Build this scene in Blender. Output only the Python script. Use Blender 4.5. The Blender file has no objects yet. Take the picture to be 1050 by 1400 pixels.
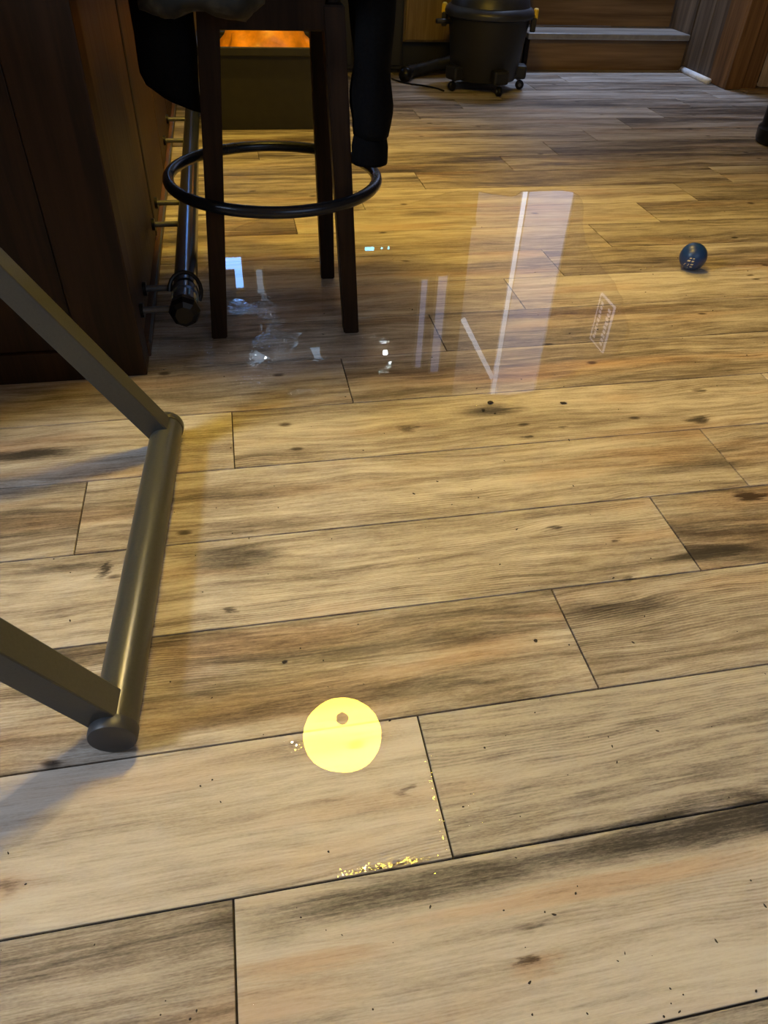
import bpy, bmesh, math, random
from mathutils import Vector, Matrix, noise as mnoise
random.seed(7)
S = bpy.context.scene
COL = S.collection
PI = math.pi

# ------------------------------------------------------------------ camera
CAM_H = 0.84412
FPX, PIT, ROL, YAW = 977.32, 0.730698, 0.0497143, 0.2196825
cp, sp, cyw, syw = math.cos(PIT), math.sin(PIT), math.cos(YAW), math.sin(YAW)
Fv = Vector((syw*cp, cyw*cp, -sp)); Rv = Vector((cyw, -syw, 0)); Uv = Rv.cross(Fv)
R2 = Rv*math.cos(ROL) + Uv*math.sin(ROL); U2 = -Rv*math.sin(ROL) + Uv*math.cos(ROL)
cam = bpy.data.cameras.new('camera'); cam_o = bpy.data.objects.new('camera', cam); COL.objects.link(cam_o)
cam.sensor_fit = 'VERTICAL'; cam.sensor_height = 36; cam.sensor_width = 27; cam.lens = FPX/1400*36
cam.clip_start = 0.02
M = Matrix((R2, U2, -Fv)).transposed().to_4x4(); M.translation = Vector((0, 0, CAM_H)); cam_o.matrix_world = M
S.camera = cam_o

# ------------------------------------------------------------------ world, daylight, exposure
w = bpy.data.worlds.new('dusk'); S.world = w; w.use_nodes = True
w.node_tree.nodes['Background'].inputs[0].default_value = (0.55, 0.68, 1, 1)
w.node_tree.nodes['Background'].inputs[1].default_value = 0.3
def area(name, loc, target, sx, sy, power, color, spread=180):
    l = bpy.data.lights.new(name, 'AREA'); l.shape = 'RECTANGLE'; l.size = sx; l.size_y = sy
    l.energy = power; l.color = color; l.spread = math.radians(spread)
    o = bpy.data.objects.new(name, l); COL.objects.link(o); o.location = loc
    o.rotation_euler = (Vector(target)-Vector(loc)).to_track_quat('-Z', 'Y').to_euler(); return o
COOL = (0.72, 0.85, 1.0)
area('left_window_daylight', (-2.42, 0.42, 1.95), (-0.2, 0.55, 0.0), 0.5, 0.5, 68, (0.68, 0.82, 1.0))
area('rear_window_daylight', (1.15, -0.88, 1.4), (0.7, 0.5, 0.0), 1.4, 1.1, 7, (0.66, 0.83, 1.0))
area('stairwell_daylight', (2.25, 5.15, 3.36), (2.35, 5.0, 0.2), 0.8, 0.5, 45, (0.50, 0.66, 1.0), 130)
S.view_settings.view_transform = 'Standard'; S.view_settings.look = 'None'
S.view_settings.exposure = -0.18; S.view_settings.gamma = 1.0; S.view_settings.use_curve_mapping = False

# ------------------------------------------------------------------ node helpers
class NT:
    def __init__(s, name):
        s.m = bpy.data.materials.new(name); s.m.use_nodes = True; s.t = s.m.node_tree; s.t.nodes.clear()
        s.out = s.t.nodes.new('ShaderNodeOutputMaterial')
    def n(s, ty, ins=None, **kw):
        nd = s.t.nodes.new(ty)
        for k, v in kw.items(): setattr(nd, k, v)
        for k, v in (ins or {}).items(): s.set(nd.inputs[k], v)
        return nd
    def set(s, sock, v):
        if hasattr(v, 'is_output'): s.t.links.new(v, sock)
        else: sock.default_value = v
    def math(s, op, a, b=0.0, c=None):
        ins = {0: a, 1: b}
        if c is not None: ins[2] = c
        return s.n('ShaderNodeMath', ins, operation=op).outputs[0]
    def vm(s, op, a, b=(0, 0, 0), c=None):
        ins = {0: a, 1: b}
        if c is not None: ins[2] = c
        nd = s.n('ShaderNodeVectorMath', ins, operation=op)
        return nd.outputs['Value'] if op in ('LENGTH', 'DISTANCE') else nd.outputs[0]
    def noise(s, vec, scale=1.0, detail=2.0, rough=0.5, dist=0.0):
        return s.n('ShaderNodeTexNoise', {'Vector': vec, 'Scale': scale, 'Detail': detail, 'Roughness': rough, 'Distortion': dist}).outputs[0]
    def smooth(s, v, a, b, lo=0.0, hi=1.0):
        return s.n('ShaderNodeMapRange', {'Value': v, 'From Min': a, 'From Max': b, 'To Min': lo, 'To Max': hi}, interpolation_type='SMOOTHSTEP').outputs[0]
    def ramp(s, v, stops):
        nd = s.n('ShaderNodeValToRGB', {0: v}); e = nd.color_ramp.elements
        while len(e) < len(stops): e.new(0.5)
        for el, (p, c) in zip(e, stops): el.position = p; el.color = (*c, 1)
        return nd.outputs[0]
    def mix(s, f, a, b):
        nd = s.n('ShaderNodeMix', data_type='RGBA'); s.set(nd.inputs[0], f)
        s.set(nd.inputs[6], a if hasattr(a, 'is_output') else (*a, 1)); s.set(nd.inputs[7], b if hasattr(b, 'is_output') else (*b, 1))
        return nd.outputs[2]
    def bsdf(s, color, rough, metal=0.0, bump=None, bstr=0.3, bdist=0.001, spec=0.5, extra=None):
        b = s.n('ShaderNodeBsdfPrincipled')
        s.set(b.inputs['Base Color'], color if hasattr(color, 'is_output') else (*color, 1))
        s.set(b.inputs['Roughness'], rough); s.set(b.inputs['Metallic'], metal); s.set(b.inputs['Specular IOR Level'], spec)
        for k, v in (extra or {}).items(): s.set(b.inputs[k], v)
        if bump is not None:
            bn = s.n('ShaderNodeBump', {'Height': bump, 'Strength': bstr, 'Distance': bdist}); s.t.links.new(bn.outputs[0], b.inputs['Normal'])
        s.t.links.new(b.outputs[0], s.out.inputs[0]); return s.m

def mat_plain(name, col, rough=0.5, metal=0.0, var=0.12, scale=30, bstr=0.15, spec=0.5):
    k = NT(name); P = k.n('ShaderNodeTexCoord').outputs['Object']
    f = k.noise(P, scale, 4, 0.6)
    c = k.mix(k.smooth(f, 0.3, 0.7), tuple(x*(1-var) for x in col), tuple(min(1, x*(1+var)) for x in col))
    return k.bsdf(c, k.math('MULTIPLY_ADD', f, 0.12, rough-0.06), metal, bump=f, bstr=bstr, spec=spec)

def mat_emit(name, col, strength):
    k = NT(name); P = k.n('ShaderNodeTexCoord').outputs['Object']
    f = k.noise(P, 6, 2)
    st = k.math('MULTIPLY', k.math('MULTIPLY_ADD', f, 0.2, 0.9), strength)
    e = k.n('ShaderNodeEmission', {0: (*col, 1), 1: st}); k.t.links.new(e.outputs[0], k.out.inputs[0]); return k.m

# positions of dark / rusty figure in the printed wood (x, y, half length, half width, strength), metres on the floor
FIG_GREY = []
FIG_RUST = []
def mat_floor():
    k = NT('vinyl_plank_wood')
    tc = k.n('ShaderNodeTexCoord'); P = tc.outputs['Object']; G = k.n('ShaderNodeNewGeometry').outputs['Position']
    oi = k.n('ShaderNodeObjectInfo'); rnd = oi.outputs['Random']
    sc = k.n('ShaderNodeSeparateColor', {0: oi.outputs['Color']}); tone, warm, contr = sc.outputs[0], sc.outputs[1], sc.outputs[2]
    off = k.n('ShaderNodeCombineXYZ', {0: k.math('MULTIPLY', rnd, 71.3), 1: k.math('MULTIPLY', rnd, 33.7), 2: k.math('MULTIPLY', rnd, 19.1)}).outputs[0]
    Q = k.vm('ADD', P, off)
    # cathedral warp
    wv = k.noise(k.vm('MULTIPLY', Q, (2.2, 7, 1)), 1, 2, 0.5)
    wv2 = k.noise(k.vm('MULTIPLY', Q, (7, 22, 1)), 1, 2, 0.5)
    wx = k.n('ShaderNodeCombineXYZ', {1: k.math('ADD', k.math('MULTIPLY', wv, 0.075), k.math('MULTIPLY', wv2, 0.010))}).outputs[0]
    Qw = k.vm('ADD', Q, wx)
    n1 = k.noise(k.vm('MULTIPLY', Qw, (1.1, 13, 1)), 1, 6, 0.62)
    n2 = k.noise(k.vm('MULTIPLY', Qw, (4, 75, 1)), 1, 6, 0.68)
    n3 = k.noise(k.vm('MULTIPLY', Q, (14, 420, 1)), 1, 4, 0.65)
    npat = k.noise(k.vm('MULTIPLY', Qw, (14, 60, 1)), 1, 5, 0.65)
    sy = k.n('ShaderNodeSeparateXYZ', {0: Qw}).outputs[1]
    ring = k.math('SINE', k.math('MULTIPLY', sy, 1500.0))
    rmask = k.smooth(k.noise(k.vm('MULTIPLY', Q, (1.7, 5, 1)), 1.3, 1), 0.48, 0.66)
    rustn = k.smooth(k.noise(k.vm('MULTIPLY', Qw, (2.0, 12, 1)), 1.0, 3, 0.5), 0.52, 0.72)
    # localised figure
    gw = k.n('ShaderNodeCombineXYZ', {0: k.math('MULTIPLY', k.math('SUBTRACT', npat, 0.5), 0.09), 1: k.math('MULTIPLY', k.math('SUBTRACT', n2, 0.5), 0.035)}).outputs[0]
    GW = k.vm('ADD', G, gw)
    def fig(lst):
        acc = None
        for (x, y, rx, ry, st) in lst:
            v = k.vm('MULTIPLY_ADD', GW, (1/rx, 1/ry, 0), (-x/rx, -y/ry, 0))
            d = k.smooth(k.vm('LENGTH', v), 1.15, 0.25, 0.0, st)
            acc = d if acc is None else k.math('MAXIMUM', acc, d)
        return acc
    fg, fr = fig(FIG_GREY), fig(FIG_RUST)
    v = k.math('MULTIPLY_ADD', k.math('SUBTRACT', n1, 0.5), k.math('MULTIPLY', contr, 3.3), tone)
    v = k.math('MULTIPLY_ADD', k.math('SUBTRACT', n2, 0.5), 0.95, v)
    v = k.math('MULTIPLY_ADD', k.math('SUBTRACT', n3, 0.5), 0.55, v)
    v = k.math('MULTIPLY_ADD', k.math('SUBTRACT', npat, 0.5), 0.42, v)
    v = k.math('MULTIPLY_ADD', k.math('MULTIPLY', ring, rmask), 0.075, v)
    n4 = k.noise(k.vm('MULTIPLY', Q, (170, 640, 1)), 1, 2, 0.6)
    v = k.math('MULTIPLY_ADD', k.math('SUBTRACT', n4, 0.5), 0.30, v)
    v = k.math('SUBTRACT', v, k.math('MULTIPLY', fg, k.math('MULTIPLY_ADD', n2, 0.8, 0.25)))
    v = k.math('SUBTRACT', v, k.math('MULTIPLY', fr, 0.12))
    # small random knots
    vo = k.n('ShaderNodeTexVoronoi', {'Vector': k.vm('MULTIPLY', Qw, (4.2, 8.5, 1)), 'Scale': 1.0}, voronoi_dimensions='2D')
    kr = k.n('ShaderNodeSeparateColor', {0: vo.outputs['Color']}).outputs[0]
    kn = k.math('MULTIPLY', k.smooth(vo.outputs['Distance'], 0.075, 0.015), k.math('GREATER_THAN', kr, 0.84))
    v = k.math('SUBTRACT', v, k.math('MULTIPLY', kn, 0.42))
    c = k.ramp(v, [(0.0, (0.028, 0.022, 0.018)), (0.22, (0.08, 0.063, 0.05)), (0.42, (0.185, 0.150, 0.120)), (0.62, (0.345, 0.298, 0.252)), (0.82, (0.51, 0.465, 0.42)), (1.0, (0.61, 0.575, 0.535))])
    grey = k.mix(k.smooth(v, 0.1, 0.7), (0.045, 0.043, 0.042), (0.44, 0.405, 0.365))
    c = k.mix(k.math('MULTIPLY', k.math('SUBTRACT', 1.0, warm), 0.75), c, grey)
    c = k.mix(k.math('MULTIPLY', fg, 0.6), c, grey)
    rust = k.mix(k.smooth(v, 0.1, 0.75), (0.085, 0.04, 0.02), (0.47, 0.31, 0.20))
    c = k.mix(k.math('MINIMUM', k.math('MULTIPLY_ADD', k.math('MULTIPLY', rustn, warm), 0.48, fr), 0.85), c, rust)
    rough = k.math('MULTIPLY_ADD', n2, 0.22, 0.36)
    h = k.math('ADD', k.math('MULTIPLY', n3, 0.7), k.math('ADD', k.math('MULTIPLY', n2, 0.6), k.math('MULTIPLY', k.math('MULTIPLY', ring, rmask), 0.15)))
    return k.bsdf(c, rough, bump=h, bstr=0.45, bdist=0.0009, spec=0.22)

def mat_wood(name, dark, light, axis=2, rough=0.45, freq=1.0, spec=0.25):
    k = NT(name); P = k.n('ShaderNodeTexCoord').outputs['Object']
    rnd = k.n('ShaderNodeObjectInfo').outputs['Random']
    P = k.vm('ADD', P, k.n('ShaderNodeCombineXYZ', {0: k.math('MULTIPLY', rnd, 17), 1: k.math('MULTIPLY', rnd, 29), 2: k.math('MULTIPLY', rnd, 41)}).outputs[0])
    s = [30*freq]*3; s[axis] = 1.8*freq
    s2 = [150*freq]*3; s2[axis] = 6*freq
    a = k.noise(k.vm('MULTIPLY', P, tuple(s)), 1, 4, 0.6, 0.6); b = k.noise(k.vm('MULTIPLY', P, tuple(s2)), 1, 3, 0.6)
    v = k.math('ADD', k.math('MULTIPLY', a, 0.75), k.math('MULTIPLY', b, 0.3))
    return k.bsdf(k.mix(k.smooth(v, 0.3, 0.75), dark, light), k.math('MULTIPLY_ADD', b, 0.2, rough-0.1), bump=b, bstr=0.2, spec=spec)

def mat_water(name, ripple=0.0, centre=(0, 0), tint=(0.995, 0.99, 0.98)):
    k = NT(name); G = k.n('ShaderNodeNewGeometry').outputs['Position']
    nz = k.noise(k.vm('MULTIPLY', G, (1, 1, 0)), 55, 3, 0.6); nl = k.noise(k.vm('MULTIPLY', G, (1, 1, 0)), 9, 1, 0.5)
    d = k.vm('LENGTH', k.vm('MULTIPLY', k.vm('SUBTRACT', G, (centre[0], centre[1], 0)), (1, 1, 0)))
    mask = k.math('MULTIPLY', k.smooth(d, 0.40, 0.10), k.smooth(nl, 0.45, 0.62))
    h = k.math('MULTIPLY', nz, k.math('MULTIPLY', mask, ripple))
    bp = k.n('ShaderNodeBump', {'Height': h, 'Strength': 1.0, 'Distance': 0.004}).outputs[0]
    fr = k.n('ShaderNodeFresnel', {'IOR': 1.36, 'Normal': bp}).outputs[0]
    gl = k.n('ShaderNodeBsdfGlossy', {'Color': (1, 1, 1, 1), 'Roughness': 0.012, 'Normal': bp}).outputs[0]
    tr = k.n('ShaderNodeBsdfTransparent', {0: (*tint, 1)}).outputs[0]
    front = k.math('SUBTRACT', 1.0, k.n('ShaderNodeNewGeometry').outputs['Backfacing'])   # thin film: no total reflection from below
    mx = k.n('ShaderNodeMixShader', {0: k.math('MULTIPLY', fr, front), 1: tr, 2: gl}); k.t.links.new(mx.outputs[0], k.out.inputs[0]); return k.m

# ------------------------------------------------------------------ mesh helpers
def link_mesh(name, bm, mat, parent=None, smooth=False, loc=None, color=None):
    me = bpy.data.meshes.new(name); bm.normal_update(); bm.to_mesh(me); bm.free()
    if smooth:
        for p in me.polygons: p.use_smooth = True
    if mat: me.materials.append(mat)
    o = bpy.data.objects.new(name, me); COL.objects.link(o)
    if loc: o.location = loc
    if parent: o.parent = parent
    return o
def add_box(bm, lo, hi, bev=0.0, mat4=None):
    r = bmesh.ops.create_cube(bm, size=1.0); vs = r['verts']
    for v in vs: v.co = Vector((lo[i]+(hi[i]-lo[i])*(v.co[i]+0.5) for i in range(3)))
    if bev > 0:
        es = list({e for v in vs for e in v.link_edges})
        rr = bmesh.ops.bevel(bm, geom=es, offset=bev, segments=2, affect='EDGES', profile=0.5)
        vs = list({v for f in rr['faces'] for v in f.verts} | {v for v in vs if v.is_valid})
    if mat4 is not None: bmesh.ops.transform(bm, matrix=mat4, verts=[v for v in vs if v.is_valid])
def box(name, lo, hi, mat, parent=None, bev=0.0, mat4=None):
    c = [(lo[i]+hi[i])/2 for i in range(3)]
    bm = bmesh.new()
    if mat4 is None:
        add_box(bm, [lo[i]-c[i] for i in range(3)], [hi[i]-c[i] for i in range(3)], bev)
        o = link_mesh(name, bm, mat, None)
        if parent: o.parent = parent; o.location = Vector(c)-(parent.location if parent.type == 'EMPTY' or True else Vector())
        else: o.location = c
        return o
    add_box(bm, lo, hi, bev, mat4); return link_mesh(name, bm, mat, parent)
def add_tube(bm, pts, rad, seg=16, cap=True, closed=False):
    pts = [Vector(p) for p in pts]; n = len(pts); rings = []
    rads = rad if isinstance(rad, (list, tuple)) else [rad]*n
    prevN = None
    for i, p in enumerate(pts):
        if closed: t = pts[(i+1) % n]-pts[i-1]
        else: t = pts[min(i+1, n-1)]-pts[max(i-1, 0)]
        t.normalize()
        if prevN is None:
            a = Vector((0, 0, 1)) if abs(t.z) < 0.9 else Vector((1, 0, 0)); N = t.cross(a).normalized()
        else: N = (prevN - t*prevN.dot(t)).normalized()
        prevN = N; B = t.cross(N)
        rings.append([bm.verts.new(p+(N*math.cos(2*PI*j/seg)+B*math.sin(2*PI*j/seg))*rads[i]) for j in range(seg)])
    for i in range(n if closed else n-1):
        a, b = rings[i], rings[(i+1) % n]
        for j in range(seg): bm.faces.new((a[j], a[(j+1) % seg], b[(j+1) % seg], b[j]))
    if cap and not closed:
        bm.faces.new(list(reversed(rings[0]))); bm.faces.new(rings[-1])
    bmesh.ops.recalc_face_normals(bm, faces=bm.faces[:])
def tube(name, pts, rad, mat, parent=None, seg=16, closed=False, cap=True):
    bm = bmesh.new(); add_tube(bm, pts, rad, seg, cap, closed); o = link_mesh(name, bm, mat, parent, smooth=True)
    autosmooth(o); return o
def autosmooth(o, ang=40):
    me = o.data; bm = bmesh.new(); bm.from_mesh(me)
    for e in bm.edges:
        if len(e.link_faces) == 2 and e.calc_face_angle(0) > math.radians(ang): e.smooth = False
    bm.to_mesh(me); bm.free()
def add_lathe(bm, prof, seg=40, centre=(0, 0, 0), closed_ends=True):
    c = Vector(centre); rings = []
    for r, z in prof: rings.append([bm.verts.new(c+Vector((r*math.cos(2*PI*j/seg), r*math.sin(2*PI*j/seg), z))) for j in range(seg)])
    for a, b in zip(rings, rings[1:]):
        for j in range(seg): bm.faces.new((a[j], a[(j+1) % seg], b[(j+1) % seg], b[j]))
    if closed_ends: bm.faces.new(list(reversed(rings[0]))); bm.faces.new(rings[-1])
    bmesh.ops.recalc_face_normals(bm, faces=bm.faces[:])
def lathe(name, prof, mat, parent=None, seg=40, centre=(0, 0, 0), ends=True):
    bm = bmesh.new(); add_lathe(bm, prof, seg, centre, ends); o = link_mesh(name, bm, mat, parent, smooth=True); autosmooth(o); return o
def loft(name, rings, mat, parent=None, seg=28, wr=0.006, wf=18, sub=4):
    """rings: (centre, half-x vector, half-y vector); cloth-like wrinkled closed loft"""
    bm = bmesh.new(); R = []
    full = []
    for i in range(len(rings)-1):
        for s in range(sub):
            t = s/sub; full.append(tuple(Vector(a).lerp(Vector(b), t) for a, b in zip(rings[i], rings[i+1])))
    full.append(tuple(Vector(a) for a in rings[-1]))
    for (c, hx, hy) in full:
        ring = []
        for j in range(seg):
            a = 2*PI*j/seg; p = c+hx*math.cos(a)+hy*math.sin(a)
            d = (p-c).normalized(); q = Vector((p.x*wf, p.y*wf, p.z*wf*0.45))
            p = p+d*(mnoise.noise(q)*wr*2+mnoise.noise(q*2.3)*wr)
            ring.append(bm.verts.new(p))
        R.append(ring)
    for a, b in zip(R, R[1:]):
        for j in range(seg): bm.faces.new((a[j], a[(j+1) % seg], b[(j+1) % seg], b[j]))
    bm.faces.new(list(reversed(R[0]))); bm.faces.new(R[-1])
    bmesh.ops.recalc_face_normals(bm, faces=bm.faces[:])
    return link_mesh(name, bm, mat, parent, smooth=True)
def tag(o, label=None, cat=None, group=None, kind=None):
    if label: o['label'] = label
    if cat: o['category'] = cat
    if group: o['group'] = group
    if kind: o['kind'] = kind
    return o
def thing(name, label, cat, loc=(0, 0, 0), kind=None, group=None):
    o = bpy.data.objects.new(name, None); COL.objects.link(o); o.location = loc; o.empty_display_size = 0.05
    return tag(o, label, cat, group, kind)
def rel(p, loc): return tuple(p[i]-loc[i] for i in range(3))
def pbox(name, lo, hi, mat, root, bev=0.0):            # world-space box parented to an unrotated root
    return box(name, lo, hi, mat, root, bev)
def ptube(name, pts, rad, mat, root, seg=16, closed=False):
    L = root.location; return tube(name, [Vector(p)-L for p in pts], rad, mat, root, seg, closed)
def struct(o, label=None):
    o['kind'] = 'structure'
    if label: o['label'] = label
    return o
def joints_of(row):
    pass

# ------------------------------------------------------------------ figure of the planks (x, y, half length, half width, strength)
FIG_GREY += [(0.49, 1.205, 0.085, 0.026, 0.75), (-0.065, 0.845, 0.10, 0.032, 0.65), (-0.44, 1.175, 0.13, 0.022, 0.8), (0.80, 0.96, 0.22, 0.022, 0.45),
             (0.05, 0.555, 0.26, 0.03, 0.4), (0.50, 0.302, 0.45, 0.030, 0.95), (0.12, 0.296, 0.26, 0.032, 0.9), (-0.03, 0.28, 0.06, 0.02, 0.6), (0.02, 0.485, 0.14, 0.022, 0.5), (0.73, 0.735, 0.12, 0.018, 0.6),
             (0.55, 0.64, 0.12, 0.03, 0.3), (-0.35, 0.86, 0.1, 0.012, 0.4), (0.33, 2.42, 0.1, 0.03, 0.55),
             (0.62, 2.36, 0.09, 0.03, 0.4), (0.5, 0.33, 0.2, 0.02, 0.3), (-0.05, 0.185, 0.1, 0.02, 0.3), (0.95, 1.20, 0.10, 0.02, 0.3), (0.9, 3.0, 0.2, 0.03, 0.35), (1.5, 2.6, 0.2, 0.03, 0.3), (0.30, 0.62, 0.1, 0.015, 0.3)]
KNOTS = [(0.925, 1.11, 0.028, 0.016, 0.75), (0.885, 0.865, 0.03, 0.016, 0.75), (-0.268, 0.848, 0.010, 0.022, 0.8), (0.30, 1.16, 0.018, 0.014, 0.5),
         (0.50, 0.835, 0.014, 0.009, 0.65), (0.585, 0.79, 0.012, 0.007, 0.6), (-0.06, 0.735, 0.013, 0.008, 0.65), (0.57, 0.70, 0.016, 0.009, 0.5), (0.14, 0.41, 0.012, 0.009, 0.5),
         (0.22, 0.205, 0.012, 0.008, 0.6), (-0.32, 0.375, 0.02, 0.012, 0.5), (0.23, 0.235, 0.02, 0.006, 0.4), (1.09, 1.07, 0.012, 0.007, 0.7), (0.99, 1.22, 0.02, 0.008, 0.6), (0.63, 1.125, 0.014, 0.006, 0.6), (0.53, 1.1, 0.012, 0.006, 0.6)]
FIG_GREY += KNOTS
FIG_RUST += [(-0.02, 0.665, 0.22, 0.035, 0.55), (-0.34, 0.98, 0.18, 0.03, 0.3), (0.30, 0.60, 0.12, 0.03, 0.35), (0.82, 1.08, 0.22, 0.035, 0.35), (0.88, 0.86, 0.16, 0.035, 0.4), (-0.06, 0.215, 0.12, 0.025, 0.4),
             (0.32, 0.262, 0.3, 0.014, 0.5), (0.0, 0.245, 0.1, 0.014, 0.5), (0.1, 0.40, 0.2, 0.02, 0.25), (0.23, 0.20, 0.03, 0.015, 0.5), (-0.33, 0.375, 0.05, 0.02, 0.4), (0.1, 1.0, 0.25, 0.02, 0.2), (0.55, 1.33, 0.5, 0.03, 0.35), (0.9, 1.62, 0.4, 0.03, 0.3), (0.9, 1.36, 0.3, 0.02, 0.3), (-0.12, 0.64, 0.06, 0.05, 0.3)]

# ------------------------------------------------------------------ materials
M_floor = mat_floor()
M_sub = mat_plain('seam_dark', (0.018, 0.011, 0.007), 0.8)
M_barwood = mat_wood('bar_dark_wood', (0.010, 0.0045, 0.002), (0.034, 0.015, 0.006), 2, 0.5)
M_barside = mat_wood('bar_side_wood', (0.033, 0.017, 0.008), (0.085, 0.045, 0.022), 2, 0.5)
M_bartrim = mat_wood('bar_trim_wood', (0.05, 0.024, 0.012), (0.13, 0.06, 0.03), 1, 0.5)
M_black = mat_plain('black_metal', (0.012, 0.012, 0.014), 0.32, 0.6, spec=0.5, bstr=0.01)
M_rail = mat_plain('rail_metal', (0.17, 0.21, 0.29), 0.2, 0.95, var=0.03, scale=3, bstr=0.0)
M_ring = mat_plain('ring_metal', (0.03, 0.034, 0.045), 0.27, 0.7, var=0.03, scale=3, bstr=0.0)
M_bracket = mat_plain('bracket_metal', (0.10, 0.10, 0.11), 0.4, 0.5)
M_stool = mat_wood('stool_wood', (0.009, 0.0045, 0.0025), (0.028, 0.014, 0.007), 2, 0.45, spec=0.12)
M_cloth = mat_plain('black_cloth', (0.0035, 0.0035, 0.004), 0.9, var=0.3, scale=200, spec=0.07)
M_grey = mat_plain('grey_paint', (0.060, 0.061, 0.056), 0.30, 0.15, var=0.06, scale=260, bstr=0.12)
M_cap = mat_plain('dark_cap', (0.035, 0.037, 0.042), 0.45)

# ------------------------------------------------------------------ floor of planks
PW, PL, S0 = 0.19, 1.2198, 0.13014
floor = box('floor', (-2.5, -0.95, -0.06), (4.2, 4.66, -0.0042), M_sub); struct(floor, 'floor of grey brown wood plank flooring, wet in places')
JX = {0: -.40, 1: .915, 2: 2.295, 3: 3.685, 4: 4.775, 5: -.26, 6: 1.08, 7: 2.42, 8: 3.805, 9: 4.765, 10: 5.99, 11: 7.365, 12: 8.65, 13: 9.975}
TONE = {  # (row, x inside the plank): tone, warm, contrast
 (-1, .5): (.40, .35, .4), (0, -.2): (.54, .6, .4), (0, .2): (.83, .5, .26), (1, 0): (.78, .55, .26), (1, .5): (.60, .25, .20), (2, 0): (.58, .95, .46), (2, .7): (.55, .8, .36),
 (3, .3): (.63, .85, .34), (3, .9): (.50, .9, .45), (4, -.6): (.5, .8, .4), (4, .3): (.58, .95, .42), (4, 1.2): (.60, .9, .38), (5, -.2): (.64, 1, .34), (5, .5): (.65, 1, .36), (5, 1.3): (.64, .9, .34),
 (6, 0): (.58, .9, .3), (6, .8): (.55, 1, .55), (7, .2): (.55, .8, .4), (7, .9): (.54, .75, .38), (8, .4): (.55, .9, .4), (8, 1.2): (.70, .95, .3), (9, .5): (.65, 1, .4), (9, 1.3): (.52, .95, .5), (10, .9): (.68, 1, .4), (10, 1.5): (.52, .7, .3),
 (11, .8): (.68, .95, .35), (11, 1.8): (.5, .8, .35), (12, 1): (.7, .95, .35), (12, 2): (.52, .7, .35), (13, 1): (.55, 1, .5)}
plank_me = {}
def plank_mesh(L):
    key = round(L, 3)
    if key not in plank_me:
        bm = bmesh.new(); g = 0.0012; b = 0.0006; h = 0.0045
        x, y = L/2-g, PW/2-g
        vv = [[bm.verts.new((sx*(x-d), sy*(y-d), z)) for sx, sy in ((-1, -1), (1, -1), (1, 1), (-1, 1))] for d, z in ((0, -h), (0, -b), (b, 0))]
        for a, c in zip(vv, vv[1:]):
            for j in range(4): bm.faces.new((a[j], a[(j+1) % 4], c[(j+1) % 4], c[j]))
        bm.faces.new(vv[2]); bm.faces.new(list(reversed(vv[0])))
        me = bpy.data.meshes.new('plank'); bm.to_mesh(me); bm.free(); me.materials.append(M_floor); plank_me[key] = me
    return plank_me[key]
rt = random.Random(11)
fl = floor.location
for row in range(-5, 24):
    y = S0+(row+0.5)*PW
    jx = (JX[row] if row in JX else (-.40+1.348*row))*PW
    x0 = jx-math.ceil((jx+2.4)/PL)*PL
    while x0 < 4.1:
        a, b = max(x0, -2.48), min(x0+PL, 4.15); 
        if row >= 21: b = min(b, 2.74 if row > 21 else 4.15)
        if b-a > 0.06:
            o = bpy.data.objects.new('plank', plank_mesh(b-a)); COL.objects.link(o); o.parent = floor
            o.location = Vector(((a+b)/2, y, 0))-fl
            t = (rt.uniform(.42, .66), rt.uniform(.7, 1), rt.uniform(.42, .62))
            for (r, xx), tt in TONE.items():
                if r == row and a < xx < b: t = tt
            o.color = (*t, 1)
        x0 += PL

# ------------------------------------------------------------------ room shell
M_ceil = mat_plain('ceiling_paint', (0.22, 0.17, 0.12), 0.8)
M_wallw = mat_plain('warm_wall', (0.20, 0.13, 0.07), 0.7)
M_white = mat_plain('white_wall', (0.75, 0.77, 0.80), 0.6)
M_trimw = mat_plain('white_trim', (0.85, 0.87, 0.9), 0.4)
M_trimglow = mat_emit('glowing_trim', (0.66, 0.78, 1.0), 4.2)  # plain white stairwell trim given a glow so its reflection shows
M_oldwood = mat_wood('weathered_wall_wood', (0.05, 0.034, 0.024), (0.20, 0.15, 0.11), 2, 0.6, 0.5)
M_oldwood2 = mat_wood('brown_wall_wood', (0.07, 0.034, 0.014), (0.25, 0.13, 0.055), 2, 0.55, 0.5)
M_riser = mat_wood('riser_wood', (0.09, 0.05, 0.024), (0.30, 0.19, 0.10), 0, 0.5, 0.35)
M_tread = mat_wood('tread_wood', (0.14, 0.12, 0.10), (0.40, 0.36, 0.32), 0, 0.4, 0.5)
M_nose = mat_plain('nosing_metal', (0.34, 0.33, 0.32), 0.35, 0.5)
struct(box('ceiling', (-2.5, -0.95, 2.45), (4.2, 4.66, 2.5), M_ceil))
wl = thing('wall_left', 'wall with a window beyond the bar end', 'wall', (-2.5, 0, 0), 'structure'); del wl['category']
for lo, hi in (((-2.55, -0.95, 0), (-2.5, 0.1, 2.45)), ((-2.55, 0.74, 0), (-2.5, 4.66, 2.45)), ((-2.55, 0.1, 0), (-2.5, 0.74, 1.65)), ((-2.55, 0.1, 2.25), (-2.5, 0.74, 2.45))): pbox('wall_section', lo, hi, M_wallw, wl)
wr_ = thing('wall_rear', 'wall with a wide window', 'wall', (0, -0.95, 0), 'structure'); del wr_['category']
for lo, hi in (((-2.5, -1.0, 0), (0.4, -0.95, 2.45)), ((1.9, -1.0, 0), (4.2, -0.95, 2.45)), ((0.4, -1.0, 0), (1.9, -0.95, 0.8)), ((0.4, -1.0, 2.0), (1.9, -0.95, 2.45))): pbox('wall_section', lo, hi, M_wallw, wr_)
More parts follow.
